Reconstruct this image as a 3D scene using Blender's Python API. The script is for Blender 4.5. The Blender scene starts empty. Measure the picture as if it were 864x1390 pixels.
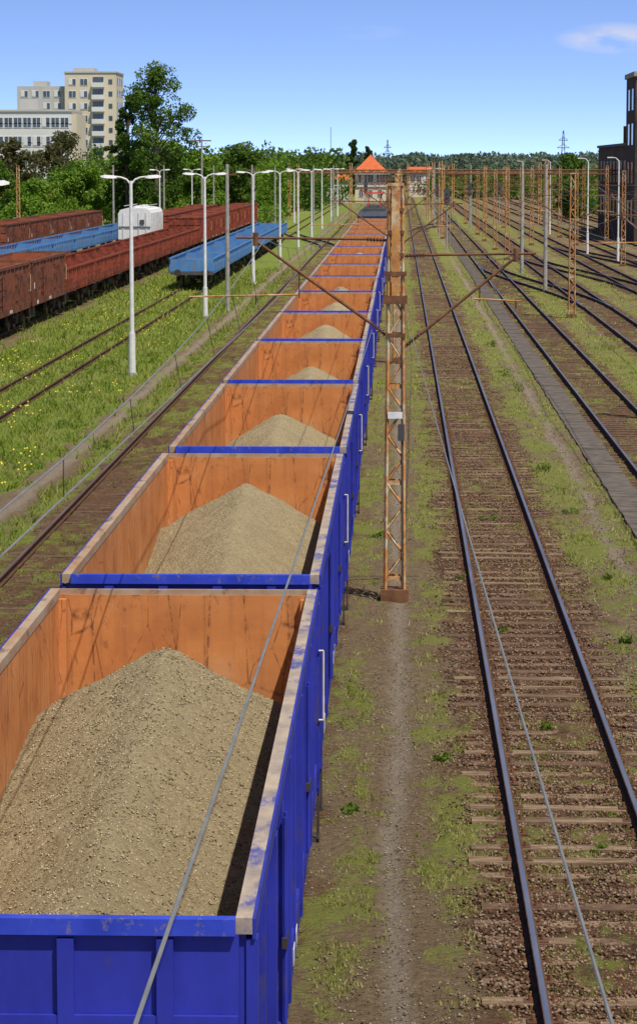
import bpy, math, random
import numpy as np
from mathutils import Vector, Matrix, noise as mnoise
random.seed(7); rng=np.random.default_rng(11)
scene=bpy.context.scene
col=scene.collection
# ------------------------------------------------------------------ materials
def newmat(name):
    m=bpy.data.materials.new(name); m.use_nodes=True
    nt=m.node_tree; b=nt.nodes['Principled BSDF']
    return m,nt,b
def L(nt,a,b): nt.links.new(a,b)
def ramp(nt,fac,stops):
    r=nt.nodes.new('ShaderNodeValToRGB'); L(nt,fac,r.inputs[0])
    e=r.color_ramp.elements
    while len(e)<len(stops): e.new(0.5)
    for i,(p,c) in enumerate(stops):
        e[i].position=p; e[i].color=(c[0],c[1],c[2],1) if not isinstance(c,(int,float)) else (c,c,c,1)
    return r.outputs[0]
def texnoise(nt,scale,detail=5,rough=.6,stretch=(1,1,1),coord='Object',off=(0,0,0)):
    tc=nt.nodes.new('ShaderNodeTexCoord'); mp=nt.nodes.new('ShaderNodeMapping')
    mp.inputs['Scale'].default_value=stretch; mp.inputs['Location'].default_value=off
    L(nt,tc.outputs[coord],mp.inputs[0])
    n=nt.nodes.new('ShaderNodeTexNoise'); n.inputs['Scale'].default_value=scale
    n.inputs['Detail'].default_value=detail; n.inputs['Roughness'].default_value=rough
    L(nt,mp.outputs[0],n.inputs['Vector']); return n.outputs['Fac']
def mixc(nt,fac,a,b,mode='MIX'):
    m=nt.nodes.new('ShaderNodeMix'); m.data_type='RGBA'; m.blend_type=mode
    if isinstance(fac,(int,float)): m.inputs[0].default_value=fac
    else: L(nt,fac,m.inputs[0])
    for s,i in ((a,6),(b,7)):
        if isinstance(s,(tuple,list)): m.inputs[i].default_value=(s[0],s[1],s[2],1)
        else: L(nt,s,m.inputs[i])
    return m.outputs[2]
def mth(nt,op,a,b=0.0,c=0.0,clamp=False):
    m=nt.nodes.new('ShaderNodeMath'); m.operation=op; m.use_clamp=clamp
    for i,s in enumerate((a,b,c)):
        if isinstance(s,(int,float)): m.inputs[i].default_value=s
        else: L(nt,s,m.inputs[i])
    return m.outputs[0]
def bump(nt,b,h,strength,dist):
    bp=nt.nodes.new('ShaderNodeBump'); bp.inputs['Strength'].default_value=strength
    bp.inputs['Distance'].default_value=dist; L(nt,h,bp.inputs['Height']); L(nt,bp.outputs[0],b.inputs['Normal'])
def nm(name,c1,c2,scale=3,rough=.8,metal=0,c3=None,s3=1.3,lo=.35,hi=.65,stretch=(1,1,1),bmp=0,t3=(.55,.72),spec=.3):
    m,nt,b=newmat(name)
    f=texnoise(nt,scale,6,.65,stretch)
    c=ramp(nt,f,[(lo,c1),(hi,c2)])
    if c3:
        g=texnoise(nt,s3,8,.7,stretch,off=(13,7,3))
        c=mixc(nt,ramp(nt,g,[(t3[0],0.0),(t3[1],1.0)]),c,c3)
    L(nt,c,b.inputs['Base Color']); b.inputs['Roughness'].default_value=rough
    b.inputs['Metallic'].default_value=metal; b.inputs['Specular IOR Level'].default_value=spec
    if bmp: bump(nt,b,f,.6,bmp)
    return m
M={}
M['blue']=nm('blue_paint',(.018,.025,.25),(.03,.04,.38),2,.5,c3=(.075,.06,.10),s3=2.5,t3=(.54,.75),stretch=(1,1,.5),spec=.4)
M['blue_rim']=nm('blue_rim_paint',(.025,.05,.42),(.045,.075,.55),3,.5,c3=(.20,.17,.17),s3=7,t3=(.58,.67))
M['rim']=nm('worn_rim',(.26,.21,.18),(.46,.36,.26),5,.75,c3=(.09,.09,.26),s3=2.6,t3=(.52,.62),stretch=(1,.5,1))
M['rim2']=nm('worn_rim_orange',(.34,.19,.10),(.40,.31,.22),4,.8,c3=(.08,.05,.05),s3=5,t3=(.55,.68),stretch=(1,.4,1))
M['under']=nm('underframe_dark',(.03,.025,.025),(.07,.05,.04),6,.8)
M['steelw']=nm('wheel_steel',(.10,.07,.05),(.2,.15,.1),6,.6,.3)
M['white']=nm('white_paint',(.62,.61,.57),(.78,.77,.74),5,.6,c3=(.35,.28,.2),s3=9,t3=(.66,.8))
M['yellowish']=nm('cream_paint',(.60,.52,.32),(.7,.65,.5),8,.6)
M['rail_side']=nm('rail_rust',(.06,.03,.02),(.14,.068,.036),9,.85)
M['rail_top']=nm('rail_steel',(.22,.24,.32),(.34,.35,.42),4,.35,.7,stretch=(1,.1,1),c3=(.16,.10,.08),s3=1.2,t3=(.56,.7))
M['rail_old']=nm('rail_worn_rust',(.13,.08,.06),(.20,.14,.12),4,.5,.3,stretch=(1,.1,1))
M['sleeper']=nm('sleeper_wood',(.15,.092,.052),(.31,.22,.135),7,.95,c3=(.09,.052,.03),s3=2.2,stretch=(.5,2,1),bmp=.01,t3=(.45,.62))
M['sleeper2']=nm('sleeper_dark',(.08,.048,.03),(.17,.10,.06),7,.95,c3=(.05,.03,.02),s3=3,bmp=.01)
M['concrete']=nm('concrete',(.26,.24,.21),(.40,.38,.33),4,.9,c3=(.15,.12,.10),s3=2)
M['rustp']=nm('rust_and_paint',(.60,.30,.09),(.36,.135,.045),5,.85,c3=(.55,.47,.31),s3=2.6,t3=(.5,.6))
M['rustdk']=nm('rust_dark',(.10,.045,.025),(.22,.10,.045),5,.9)
M['rustorange']=nm('rust_orange_mast',(.56,.28,.08),(.34,.13,.05),4,.85,c3=(.58,.47,.3),s3=2.2,t3=(.5,.62))
M['insul']=nm('insulator_brown',(.09,.035,.02),(.12,.05,.03),4,.25,spec=.6)
M['wire']=nm('wire_metal',(.22,.22,.21),(.32,.31,.28),4,.5,.4)
M['wiredk']=nm('wire_dark',(.05,.05,.05),(.08,.08,.07),4,.6,.3)
M['redw']=nm('wagon_red_rust',(.17,.035,.02),(.36,.075,.035),1.2,.85,c3=(.09,.03,.02),s3=2.5,t3=(.48,.62))
M['browngw']=nm('wagon_brown_rust',(.13,.04,.024),(.26,.08,.04),1.2,.9,c3=(.06,.03,.02),s3=2.5,t3=(.48,.62))
M['redin']=nm('wagon_red_inner',(.26,.07,.035),(.36,.12,.06),3,.9,c3=(.13,.05,.03))
M['bluel']=nm('light_blue_paint',(.05,.17,.42),(.09,.26,.52),1.5,.7,c3=(.16,.18,.22),s3=3,t3=(.5,.62))
M['bluedeck']=nm('blue_grey_deck',(.12,.17,.24),(.2,.27,.36),2,.85,c3=(.14,.11,.09),s3=1)
M['glass']=nm('window_glass',(.03,.04,.05),(.08,.1,.12),1,.15,spec=.6)
M['plaster']=nm('cream_plaster',(.58,.50,.36),(.64,.56,.42),.2,.9)
M['plasterg']=nm('grey_plaster',(.42,.41,.38),(.5,.48,.44),.2,.9)
M['plasterw']=nm('white_plaster',(.60,.59,.56),(.68,.67,.64),.15,.9)
M['tile']=nm('red_roof_tiles',(.50,.10,.03),(.58,.15,.05),1,.8)
M['brickd']=nm('dark_brick',(.045,.03,.025),(.10,.06,.045),.6,.9,c3=(.15,.11,.09),s3=.3)
M['bark']=nm('bark',(.07,.05,.035),(.13,.10,.07),3,.95)
M['rolling']=nm('grey_roof_metal',(.5,.5,.49),(.65,.65,.64),2,.6,c3=(.35,.3,.25),s3=1.5)
M['loco']=nm('loco_dark_paint',(.02,.03,.05),(.04,.05,.08),2,.5)
M['dgrey']=nm('dark_grey',(.05,.05,.055),(.09,.09,.09),3,.7)
M['redlamp']=nm('signal_red',(.5,.03,.02),(.6,.05,.03),3,.4)
M['yellowflower']=nm('dandelion_yellow',(.6,.48,.03),(.7,.56,.06),3,.8)
M['duct']=nm('cable_trough_concrete',(.085,.068,.055),(.155,.128,.104),3,.95,c3=(.055,.04,.03),s3=1.2)
def mk_inner():
    m,nt,b=newmat('wagon_inner_orange_rust')
    f=texnoise(nt,1.0,8,.62); c=ramp(nt,f,[(.28,(.38,.13,.042)),(.45,(.54,.20,.06)),(.6,(.62,.245,.078)),(.75,(.64,.31,.14))])
    g=texnoise(nt,3.6,10,.8,(1,1,.6),off=(3,8,1)); c=mixc(nt,ramp(nt,g,[(.575,0.),(.65,.7)]),c,(.16,.06,.03))
    h=texnoise(nt,2.0,4,.6,(3.5,3.5,.2),off=(9,1,4)); c=mixc(nt,ramp(nt,h,[(.5,0.),(.72,.45)]),c,(.30,.11,.045))
    k=texnoise(nt,7,8,.8,off=(1,5,9)); c=mixc(nt,ramp(nt,k,[(.60,0.),(.70,.4)]),c,(.56,.40,.27))
    tc=nt.nodes.new('ShaderNodeTexCoord')
    for sc,rot in ((2.3,.6),(1.6,-.8)):
        mp=nt.nodes.new('ShaderNodeMapping'); mp.inputs['Rotation'].default_value=(rot,rot,0); mp.inputs['Scale'].default_value=(1,1,.35); L(nt,tc.outputs['Object'],mp.inputs[0])
        v=nt.nodes.new('ShaderNodeTexVoronoi'); v.feature='DISTANCE_TO_EDGE'; v.inputs['Scale'].default_value=sc; L(nt,mp.outputs[0],v.inputs['Vector'])
        e=mth(nt,'MULTIPLY',ramp(nt,v.outputs['Distance'],[(.0,.8),(.016,0.)]),ramp(nt,k,[(.44,0.),(.54,1.)])); c=mixc(nt,e,c,(.09,.032,.018))
    sp=nt.nodes.new('ShaderNodeSeparateXYZ'); L(nt,tc.outputs['Object'],sp.inputs[0])
    d=mth(nt,'MULTIPLY_ADD',sp.outputs['Z'],-.9,2.2,clamp=True)
    d=mth(nt,'MULTIPLY',d,ramp(nt,f,[(.3,.1),(.7,.7)]))
    c=mixc(nt,d,c,(.38,.26,.15))
    L(nt,c,b.inputs['Base Color']); b.inputs['Roughness'].default_value=.75; b.inputs['Specular IOR Level'].default_value=.25
    bump(nt,b,f,.4,.04); return m
M['inner']=mk_inner()
def mk_gravel():
    m,nt,b=newmat('sandy_gravel')
    f=texnoise(nt,26,8,.85); g=texnoise(nt,1.5,5,.6,off=(2,2,2))
    c=ramp(nt,f,[(.32,(.12,.09,.05)),(.45,(.34,.268,.15)),(.58,(.45,.36,.215)),(.75,(.56,.48,.34))])
    c=mixc(nt,ramp(nt,g,[(.38,0.),(.68,.45)]),c,(.29,.228,.13))
    v=nt.nodes.new('ShaderNodeTexVoronoi'); v.inputs['Scale'].default_value=24
    tc=nt.nodes.new('ShaderNodeTexCoord'); L(nt,tc.outputs['Object'],v.inputs['Vector'])
    L(nt,c,b.inputs['Base Color']); b.inputs['Roughness'].default_value=.95; b.inputs['Specular IOR Level'].default_value=.15
    s=mth(nt,'ADD',f,mth(nt,'MULTIPLY',v.outputs['Distance'],-.6)); bump(nt,b,s,1.,.035); return m
M['gravel']=mk_gravel()
def leafmat(name,c1,c2,c3,transl=.35):
    m=bpy.data.materials.new(name); m.use_nodes=True; nt=m.node_tree; nt.nodes.clear()
    o=nt.nodes.new('ShaderNodeOutputMaterial'); a=nt.nodes.new('ShaderNodeAttribute'); a.attribute_name='var'
    c=ramp(nt,a.outputs['Fac'],[(0.,c1),(.5,c2),(1.,c3)])
    d=nt.nodes.new('ShaderNodeBsdfDiffuse'); L(nt,c,d.inputs[0])
    if transl<=0: L(nt,d.outputs[0],o.inputs[0]); return m
    t=nt.nodes.new('ShaderNodeBsdfTranslucent'); x=nt.nodes.new('ShaderNodeMixShader')
    x.inputs[0].default_value=transl; L(nt,c,t.inputs[0]); L(nt,d.outputs[0],x.inputs[1]); L(nt,t.outputs[0],x.inputs[2]); L(nt,x.outputs[0],o.inputs[0]); return m
M['grass']=leafmat('grass_blades',(.15,.23,.022),(.26,.285,.055),(.44,.385,.16),.3)
M['leaf']=leafmat('leaves',(.05,.10,.015),(.095,.17,.027),(.17,.25,.045))
M['leafdk']=leafmat('leaves_dark',(.03,.065,.016),(.055,.10,.024),(.10,.155,.035))
M['leafbr']=leafmat('leaves_bronze',(.07,.07,.03),(.12,.12,.045),(.18,.18,.08))
M['leafbright']=leafmat('leaves_spring',(.08,.16,.013),(.15,.26,.03),(.24,.36,.06))
M['weed']=leafmat('weed_leaves',(.07,.12,.015),(.13,.19,.03),(.2,.26,.06))
M['leafhaze']=leafmat('leaves_far_haze',(.08,.12,.085),(.12,.165,.11),(.17,.21,.14))  # paler, bluer leaves: distance haze is put into the colour
# ------------------------------------------------------------------ mesh helpers
class MB:
    def __init__(s): s.v=[]; s.f=[]; s.m=[]; s.ms=[]
    def mi(s,k):
        if k not in s.ms: s.ms.append(k)
        return s.ms.index(k)
    def box(s,x0,x1,y0,y1,z0,z1,k):
        n=len(s.v); s.v+=[(x0,y0,z0),(x1,y0,z0),(x1,y1,z0),(x0,y1,z0),(x0,y0,z1),(x1,y0,z1),(x1,y1,z1),(x0,y1,z1)]
        s.f+=[(n,n+3,n+2,n+1),(n+4,n+5,n+6,n+7),(n,n+1,n+5,n+4),(n+1,n+2,n+6,n+5),(n+2,n+3,n+7,n+6),(n+3,n,n+4,n+7)]
        s.m+=[s.mi(k)]*6
    def cyl(s,p0,p1,r0,r1,n,k,caps=True):
        p0=Vector(p0); p1=Vector(p1); d=(p1-p0)
        if d.length<1e-6: return
        d.normalize(); u=d.cross(Vector((0,0,1)) if abs(d.z)<.9 else Vector((1,0,0))).normalized(); w=d.cross(u)
        b=len(s.v)
        for p,r in ((p0,r0),(p1,r1)):
            for i in range(n):
                a=2*math.pi*i/n; q=p+u*math.cos(a)*r+w*math.sin(a)*r; s.v.append(tuple(q))
        mi=s.mi(k)
        for i in range(n):
            j=(i+1)%n; s.f.append((b+i,b+j,b+n+j,b+n+i)); s.m.append(mi)
        if caps:
            s.f.append(tuple(b+i for i in range(n))[::-1]); s.f.append(tuple(b+n+i for i in range(n))); s.m+=[mi,mi]
    def beam(s,p0,p1,w,k): s.cyl(p0,p1,w*.7071,w*.7071,4,k)
    def poly(s,pts,k):
        n=len(s.v); s.v+=list(pts); s.f.append(tuple(range(n,n+len(pts)))); s.m.append(s.mi(k))
    def mesh(s,name):
        me=bpy.data.meshes.new(name); me.from_pydata(s.v,[],s.f)
        for k in s.ms: me.materials.append(M[k])
        me.polygons.foreach_set('material_index',s.m); me.update(); return me
def obj(name,me,loc=(0,0,0),parent=None,rot=0):
    o=bpy.data.objects.new(name,me); o.location=loc; o.rotation_euler=(0,0,rot); col.objects.link(o)
    if parent: o.parent=parent
    return o
def empty(name,loc=(0,0,0)):
    o=bpy.data.objects.new(name,None); o.location=loc; col.objects.link(o); return o
def npmesh(name,V,F,mat,var=None,smooth=False):
    me=bpy.data.meshes.new(name); k=F.shape[1]
    me.vertices.add(len(V)); me.vertices.foreach_set('co',V.astype(np.float32).ravel())
    me.loops.add(F.size); me.loops.foreach_set('vertex_index',F.astype(np.int32).ravel())
    me.polygons.add(len(F)); me.polygons.foreach_set('loop_start',np.arange(0,F.size,k,dtype=np.int32))
    me.polygons.foreach_set('loop_total',np.full(len(F),k,dtype=np.int32))
    me.update(calc_edges=True)
    if smooth: me.polygons.foreach_set('use_smooth',np.ones(len(F),dtype=bool))
    if var is not None:
        for nme,a in var.items():
            at=me.attributes.new(nme,'FLOAT','POINT'); at.data.foreach_set('value',a.astype(np.float32))
    me.materials.append(M[mat] if isinstance(mat,str) else mat); me.validate(); return me
T=np.random.default_rng(5).random((256,256))
def vn(x,y,seed=0):
    x=np.asarray(x,float)+seed*17.3; y=np.asarray(y,float)+seed*31.7
    xi=np.floor(x).astype(int); yi=np.floor(y).astype(int); fx=x-xi; fy=y-yi
    fx=fx*fx*(3-2*fx); fy=fy*fy*(3-2*fy)
    a=T[xi%256,yi%256]; b=T[(xi+1)%256,yi%256]; c=T[xi%256,(yi+1)%256]; d=T[(xi+1)%256,(yi+1)%256]
    return (a*(1-fx)+b*fx)*(1-fy)+(c*(1-fx)+d*fx)*fy
# ------------------------------------------------------------------ ground
TR=[-32,-27.3,-23,-19,-13,-6.7,-2.3,2.1,6.75,10.8,15.2,19.5,23.8,28.2,32.6]
gx=np.array([-400,-60,-40,-29,-25,-21,-17.2,-16.6,-14.3,-14.0,-12.0,-11.6,-9.5,-9.2,-8.6,-8.4,-8.1,-7.8,-5,-4.4,-1.3,-.95,-.5,-.12,.12,.45,.72,.95,3.25,3.5,4.15,4.3,4.6,4.75,4.9,5.8,6.0,7.9,8.2,9.4,9.7,12,12.4,13.8,14.2,40,60,400])
gg=np.array([.7,.7,.7,.45,.4,.4,.4,.85,.95,.85,.85,.95,.95,.3,.25,.7,.9,.52,.5,.2,.25,.55,.58,.12,.14,.68,.68,.38,.36,.76,.74,.34,.34,.66,.65,.45,.36,.34,.74,.72,.28,.27,.6,.55,.3,.3,.7,.7])
def gmask(x,y):
    wob=(vn(y/6.,x*0+3,2)-.5)*.3+(vn(x/.5+9,y/1.1,14)-.5)*.42+(vn(x/.2+9,y/.35,15)-.5)*.3
    G=np.interp(x+wob,gx,gg)
    n1=vn(x/.9,y/2.4,3); n2=vn(x/.22,y/.4,4); n3=vn(x/4,y/17,6); n4=vn(x/.09,y/.14,8)
    far=np.clip((y-60)/200,0,.12)
    return np.clip((G+far+(n1-.5)*.55+(n2-.5)*.6+(n3-.5)*.3+(n4-.5)*.45-.36)*1.7,0,1)
def bmask(x,y):
    m=np.zeros_like(x,float)
    for c in TR: m=np.maximum(m,np.clip((1.5-np.abs(x-c)+(vn(x/.4,y/.8,9)-.5)*.7)/.35,0,1))
    return m
def pmask(x,y):
    wob=(vn(y/7.,x*0+3,12)-.5)*.3+(vn(x/.4+9,y/.9,18)-.5)*.2
    m=np.zeros_like(x,float)
    for c,w in ((-.02,.15),(-8.9,.2),(4.42,.17)): m=np.maximum(m,np.clip((w-np.abs(x+wob*(0.6 if c==-.02 else 1)-c))/.16+.3,0,1))
    return m
xs=np.concatenate([[-3000,-1200,-500,-200,-100,-60,-45],np.arange(-36,-16,.5),np.arange(-16,-1.5,.12),np.arange(-1.5,5,.05),np.arange(5,13,.12),np.arange(13,36,.5),[45,60,100,200,500,1200,3000]])
ys=[-300,-100,-30,0,8]; y=14.
while y<420: ys.append(y); y*=1.0042
ys=np.array(ys+[450,500,600,800,1200,2000,3500,6000])
X,Y=np.meshgrid(xs,ys); 
GM=gmask(X,Y); BM=bmask(X,Y); PM=pmask(X,Y)
Z=(vn(X/.5,Y/.7,1)-.5)*.05+(vn(X/.13,Y/.16,2)-.5)*.03+GM*.02-PM*.02
Z=np.where((np.abs(X)>40)|(Y>450),0,Z)-.01
nx=len(xs); ny=len(ys); V=np.stack([X.ravel(),Y.ravel(),Z.ravel()],1)
i=np.arange(ny-1)[:,None]*nx+np.arange(nx-1)[None,:]; i=i.ravel(); F=np.stack([i,i+1,i+nx+1,i+nx],1)
def mk_ground():
    m,nt,b=newmat('ground_grass_soil_ballast')
    def at(n):
        a=nt.nodes.new('ShaderNodeAttribute'); a.attribute_name=n; return a.outputs['Fac']
    f=texnoise(nt,9,8,.8); g=texnoise(nt,.35,4,.6,(1,.4,1)); h=texnoise(nt,26,6,.85,off=(4,4,4)); q=texnoise(nt,2.2,5,.7,(1,.6,1),off=(7,2,0))
    soil=ramp(nt,f,[(.3,(.10,.068,.038)),(.5,(.21,.15,.088)),(.72,(.36,.28,.18))])
    soil=mixc(nt,ramp(nt,g,[(.4,0.),(.65,.5)]),soil,(.18,.115,.065))
    v=nt.nodes.new('ShaderNodeTexVoronoi'); v.inputs['Scale'].default_value=17; tc=nt.nodes.new('ShaderNodeTexCoord'); L(nt,tc.outputs['Object'],v.inputs['Vector'])
    bal=mixc(nt,.5,ramp(nt,f,[(.3,(.06,.032,.019)),(.7,(.20,.11,.06))]),ramp(nt,v.outputs['Color'],[(0.,(.07,.038,.023)),(.6,(.17,.095,.055)),(1.,(.29,.205,.14))]))
    bal=mixc(nt,ramp(nt,q,[(.5,0.),(.66,.6)]),bal,(.21,.095,.045))
    q2=texnoise(nt,.9,6,.7,(1,.35,1),off=(1,12,0)); bal=mixc(nt,ramp(nt,q2,[(.52,0.),(.66,.65)]),bal,(.055,.035,.024))
    c=mixc(nt,at('ballast'),soil,bal)
    path=ramp(nt,f,[(.3,(.22,.17,.125)),(.7,(.37,.30,.23))]); c=mixc(nt,mth(nt,'MULTIPLY',at('path'),.85),c,path)
    gr=ramp(nt,h,[(.30,(.06,.085,.012)),(.45,(.17,.20,.035)),(.6,(.27,.275,.07)),(.75,(.38,.35,.15))])
    gr=mixc(nt,ramp(nt,g,[(.4,0.),(.62,.5)]),gr,(.25,.23,.075))
    sx=nt.nodes.new('ShaderNodeSeparateXYZ'); L(nt,tc.outputs['Object'],sx.inputs[0])
    left=mth(nt,'MULTIPLY_ADD',sx.outputs['X'],-.5,-3.6,clamp=True)
    gr=mixc(nt,mth(nt,'MULTIPLY',left,.5),gr,(.16,.28,.03))
    gf=mth(nt,'MULTIPLY_ADD',mth(nt,'SUBTRACT',f,.5),2.4,at('grass')); gf=ramp(nt,gf,[(.15,0.),(.75,1.)])
    c=mixc(nt,mth(nt,'MULTIPLY',gf,.88),c,gr)
    L(nt,c,b.inputs['Base Color']); b.inputs['Roughness'].default_value=.95; b.inputs['Specular IOR Level'].default_value=.1
    s=mth(nt,'ADD',mth(nt,'ADD',f,h),mth(nt,'MULTIPLY',v.outputs['Distance'],-.7)); bump(nt,b,s,1.,.045); return m
obj('ground',npmesh('ground',V,F,mk_ground(),{'grass':GM.ravel(),'ballast':BM.ravel(),'path':PM.ravel()},True))
def blades(n,d0,d1,xmin=-.165,xmax=.105):
    D=np.exp(rng.uniform(math.log(d0),math.log(d1),n)); x=rng.uniform(xmin,xmax,n)*D
    clx=(vn(x/.13,D/.18,21)); keep=(gmask(x,D)*(.0+1.1*clx)*(1-pmask(x,D)))>rng.random(n)*.85
    keep&=~((x>-4.2)&(x<-.8)); keep&=~((x>4.95)&(x<5.75))
    for c in TR:
        for r in (-.75,.75): keep&=np.abs(x-c-r)>.09
    x=x[keep]; D=D[keep]; n=len(x); s=(D/30)**.6
    onb=bmask(x,D); cl2=vn(x/.3,D/.6,77)
    h=rng.uniform(.02,.075,n)*s*np.where(x<-8,1.6,.55)*(1-.1*onb)*(.4+1.5*cl2**2); w=rng.uniform(.006,.012,n)*s*1.3
    a=rng.uniform(0,2*math.pi,n); lean=rng.uniform(.2,1.4,n)*h; la=rng.uniform(0,2*math.pi,n)
    P0=np.stack([x-np.cos(a)*w,D-np.sin(a)*w,np.full(n,-.02)],1); P1=np.stack([x+np.cos(a)*w,D+np.sin(a)*w,np.full(n,-.02)],1)
    P2=np.stack([x+np.cos(la)*lean,D+np.sin(la)*lean,h+.015],1)
    V=np.stack([P0,P1,P2],1).reshape(-1,3); F=np.arange(3*n).reshape(-1,3)
    dry=vn(x/.5,D/1.2,31)*.7+rng.random(n)*.5+np.where(x>-1,.18,-.14)-.12
    return V,F,np.repeat(np.clip(dry,0,1),3)
V,F,va=blades(540000,22,210); obj('grass',npmesh('grass',V,F,'grass',{'var':va}))
def leafquads(P,size,rg):
    n=len(P); a=rg.normal(size=(n,3)); a/=np.linalg.norm(a,axis=1)[:,None]; b=rg.normal(size=(n,3)); b-=a*(a*b).sum(1)[:,None]; b/=np.linalg.norm(b,axis=1)[:,None]
    s=(size*rg.uniform(.5,1.2,n))[:,None]; a=a*s; b=b*s*.6
    return np.stack([P-a,P-b,P+a,P+b],1).reshape(-1,3),np.arange(4*n).reshape(-1,4)
def clumps(name,cl,size,mat,parent=None,seed=1,loc=(0,0,0)):
    rg=np.random.default_rng(seed); Ps=[];vs=[]
    for (x,y,z,rx,ry,rz,n) in cl:
        d=rg.normal(size=(n,3)); d/=np.linalg.norm(d,axis=1)[:,None]; r=rg.uniform(.35,1.08,n)**.6
        Ps.append(np.array([x,y,z])+d*r[:,None]*np.array([rx,ry,rz])); vs.append(np.clip(rg.uniform(0,1)*.45+rg.random(n)*.5+d[:,2]*.12,0,1))
    P=np.concatenate(Ps); V,F=leafquads(P,size,rg)
    return obj(name,npmesh(name,V,F,mat,{'var':np.repeat(np.concatenate(vs),4)}),loc,parent)
n=1500; D=np.exp(rng.uniform(math.log(55),math.log(200),n)); x=rng.uniform(-16.5,-9.5,n); k=(vn(x/1.5,D/4,40)>.55)&(gmask(x,D)>.6); x=x[k];D=D[k]; n=len(x)
P=np.stack([x,D,rng.uniform(.08,.14,n)],1); s=.022
V=np.stack([P+[-s,-s,-.01],P+[s,-s,-.01],P+[s,s,.02],P+[-s,s,.02]],1).reshape(-1,3); obj('dandelions',npmesh('dandelions',V,np.arange(4*n).reshape(-1,4),'yellowflower'))
for (x,y,r,h) in ((4.25,96,.28,.5),(4.05,103,.22,.45),(4.0,120,.2,.4),(3.75,45,.12,.12),(3.9,52,.14,.12),(-9.9,83,.4,.25),(-8.2,76,.35,.25),(3.7,71,.25,.2),(-10.3,120,.5,.35),(9.0,118,.4,.4),(3.8,62,.2,.16),(-.5,58,.22,.1),(1.2,52,.15,.08),(2.0,38,.14,.07),(1.95,61,.2,.1),(.55,36,.12,.07),(-.6,33,.12,.07),(-10.8,95,.5,.3),(-11.5,108,.5,.3),(2.3,31,.1,.05),(1.8,46,.12,.06)):
    q=[(random.uniform(-r,r)*.8,random.uniform(-r,r)*1.4,h*random.uniform(.15,.5),r*.5,r*.5,h*.45,45) for _ in range(5)]
    clumps('weed_plant',q,.03,'weed',seed=int(y),loc=(x,y,0))
# ------------------------------------------------------------------ tracks
def track(c,y0,y1,top='rail_top',slp='sleeper',ysl=260,fast=0,pts=None,sink=0):
    m=MB()
    P=pts or [(c,y0),(c,y1)]
    for (xa,ya),(xb,yb) in zip(P[:-1],P[1:]):
        for r in (-.75,.75):
            for (w,z0,z1,k) in ((.07,.022,.038,'rail_side'),(.012,.038,.135,'rail_side'),(.034,.135,.166,'rail_side'),(.026,.166,.170,top)):
                n=len(m.v)
                for (px,py) in ((xa,ya),(xb,yb)):
                    m.v+=[(px+r-w,py,z0),(px+r+w,py,z0),(px+r+w,py,z1),(px+r-w,py,z1)]
                m.f+=[(n,n+1,n+5,n+4),(n+1,n+2,n+6,n+5),(n+2,n+3,n+7,n+6),(n+3,n,n+4,n+7),(n,n+3,n+2,n+1),(n+4,n+5,n+6,n+7)]; m.m+=[m.mi(k)]*6
    y=max(y0,abs(P[0][0])/(.165 if P[0][0]<0 else .105))
    y=max(y,20)
    while y<min(ysl,y1):
        cx=np.interp(y,[p[1] for p in P],[p[0] for p in P]); j=random.uniform(-.05,.05); l=1.27+random.uniform(-.05,.03); t=random.uniform(-.025,.025); q=.019+random.uniform(-.016,.008)-sink-min(.014,max(0,(y-55))*.00025)
        w=.118; a,b2=random.uniform(-.014,.012),random.uniform(-.014,.012)
        n=len(m.v); 
        for z in (-.1,q):
            m.v+=[(cx-l+j,y-w-t,z+a),(cx+l+j,y-w+t,z+b2),(cx+l+j,y+w+t,z+b2),(cx-l+j,y+w-t,z+a)]
        m.f+=[(n,n+3,n+2,n+1),(n+4,n+5,n+6,n+7),(n,n+1,n+5,n+4),(n+1,n+2,n+6,n+5),(n+2,n+3,n+7,n+6),(n+3,n,n+4,n+7)]; m.m+=[m.mi(slp if random.random()<.75 else 'sleeper2')]*6
        if y<fast:
            for r in (-.75,.75):
                m.box(cx+r-.17,cx+r+.17,y-.08,y+.08,q+.001,q+.012,'rail_side')
                for s in (-.11,.11): m.cyl((cx+r+s,y,q+.01),(cx+r+s,y,q+.07),.022,.018,6,'rustdk')
        y+=.66+random.uniform(-.04,.04)
    obj('railway_track',m.mesh('railway_track'))
for c in TR:
    y1=430 if c in(-2.3,-6.7) else 1100
    if c==2.1: track(c,5,y1,ysl=300,fast=90)
    elif c==6.75: track(c,5,y1,'rail_top','sleeper2',ysl=260)
    elif c in (-2.3,-6.7): track(c,-5,y1,'rail_old','sleeper2',ysl=150,sink=.026)
    elif c==-13: track(c,30,y1,'rail_side','sleeper2',ysl=100,sink=.03)
    elif c<0: track(c,30,y1,'rail_old','sleeper2',ysl=160)
    else: track(c,20,y1,'rail_top' if c<20 else 'rail_old','sleeper2',ysl=260)
def sw(x0,y0,x1,y1):
    P=[]
    for k in range(13):
        t=k/12; s=t*t*(3-2*t); P.append((x0+(x1-x0)*s,y0+(y1-y0)*t))
    track(0,y0,y1,'rail_top','sleeper2',ysl=y1,pts=P)
sw(10.8,150,6.75,215); sw(15.2,170,10.8,235); sw(19.5,200,15.2,270); sw(2.1,330,6.75,400); sw(-6.7,260,-13,330)
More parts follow.
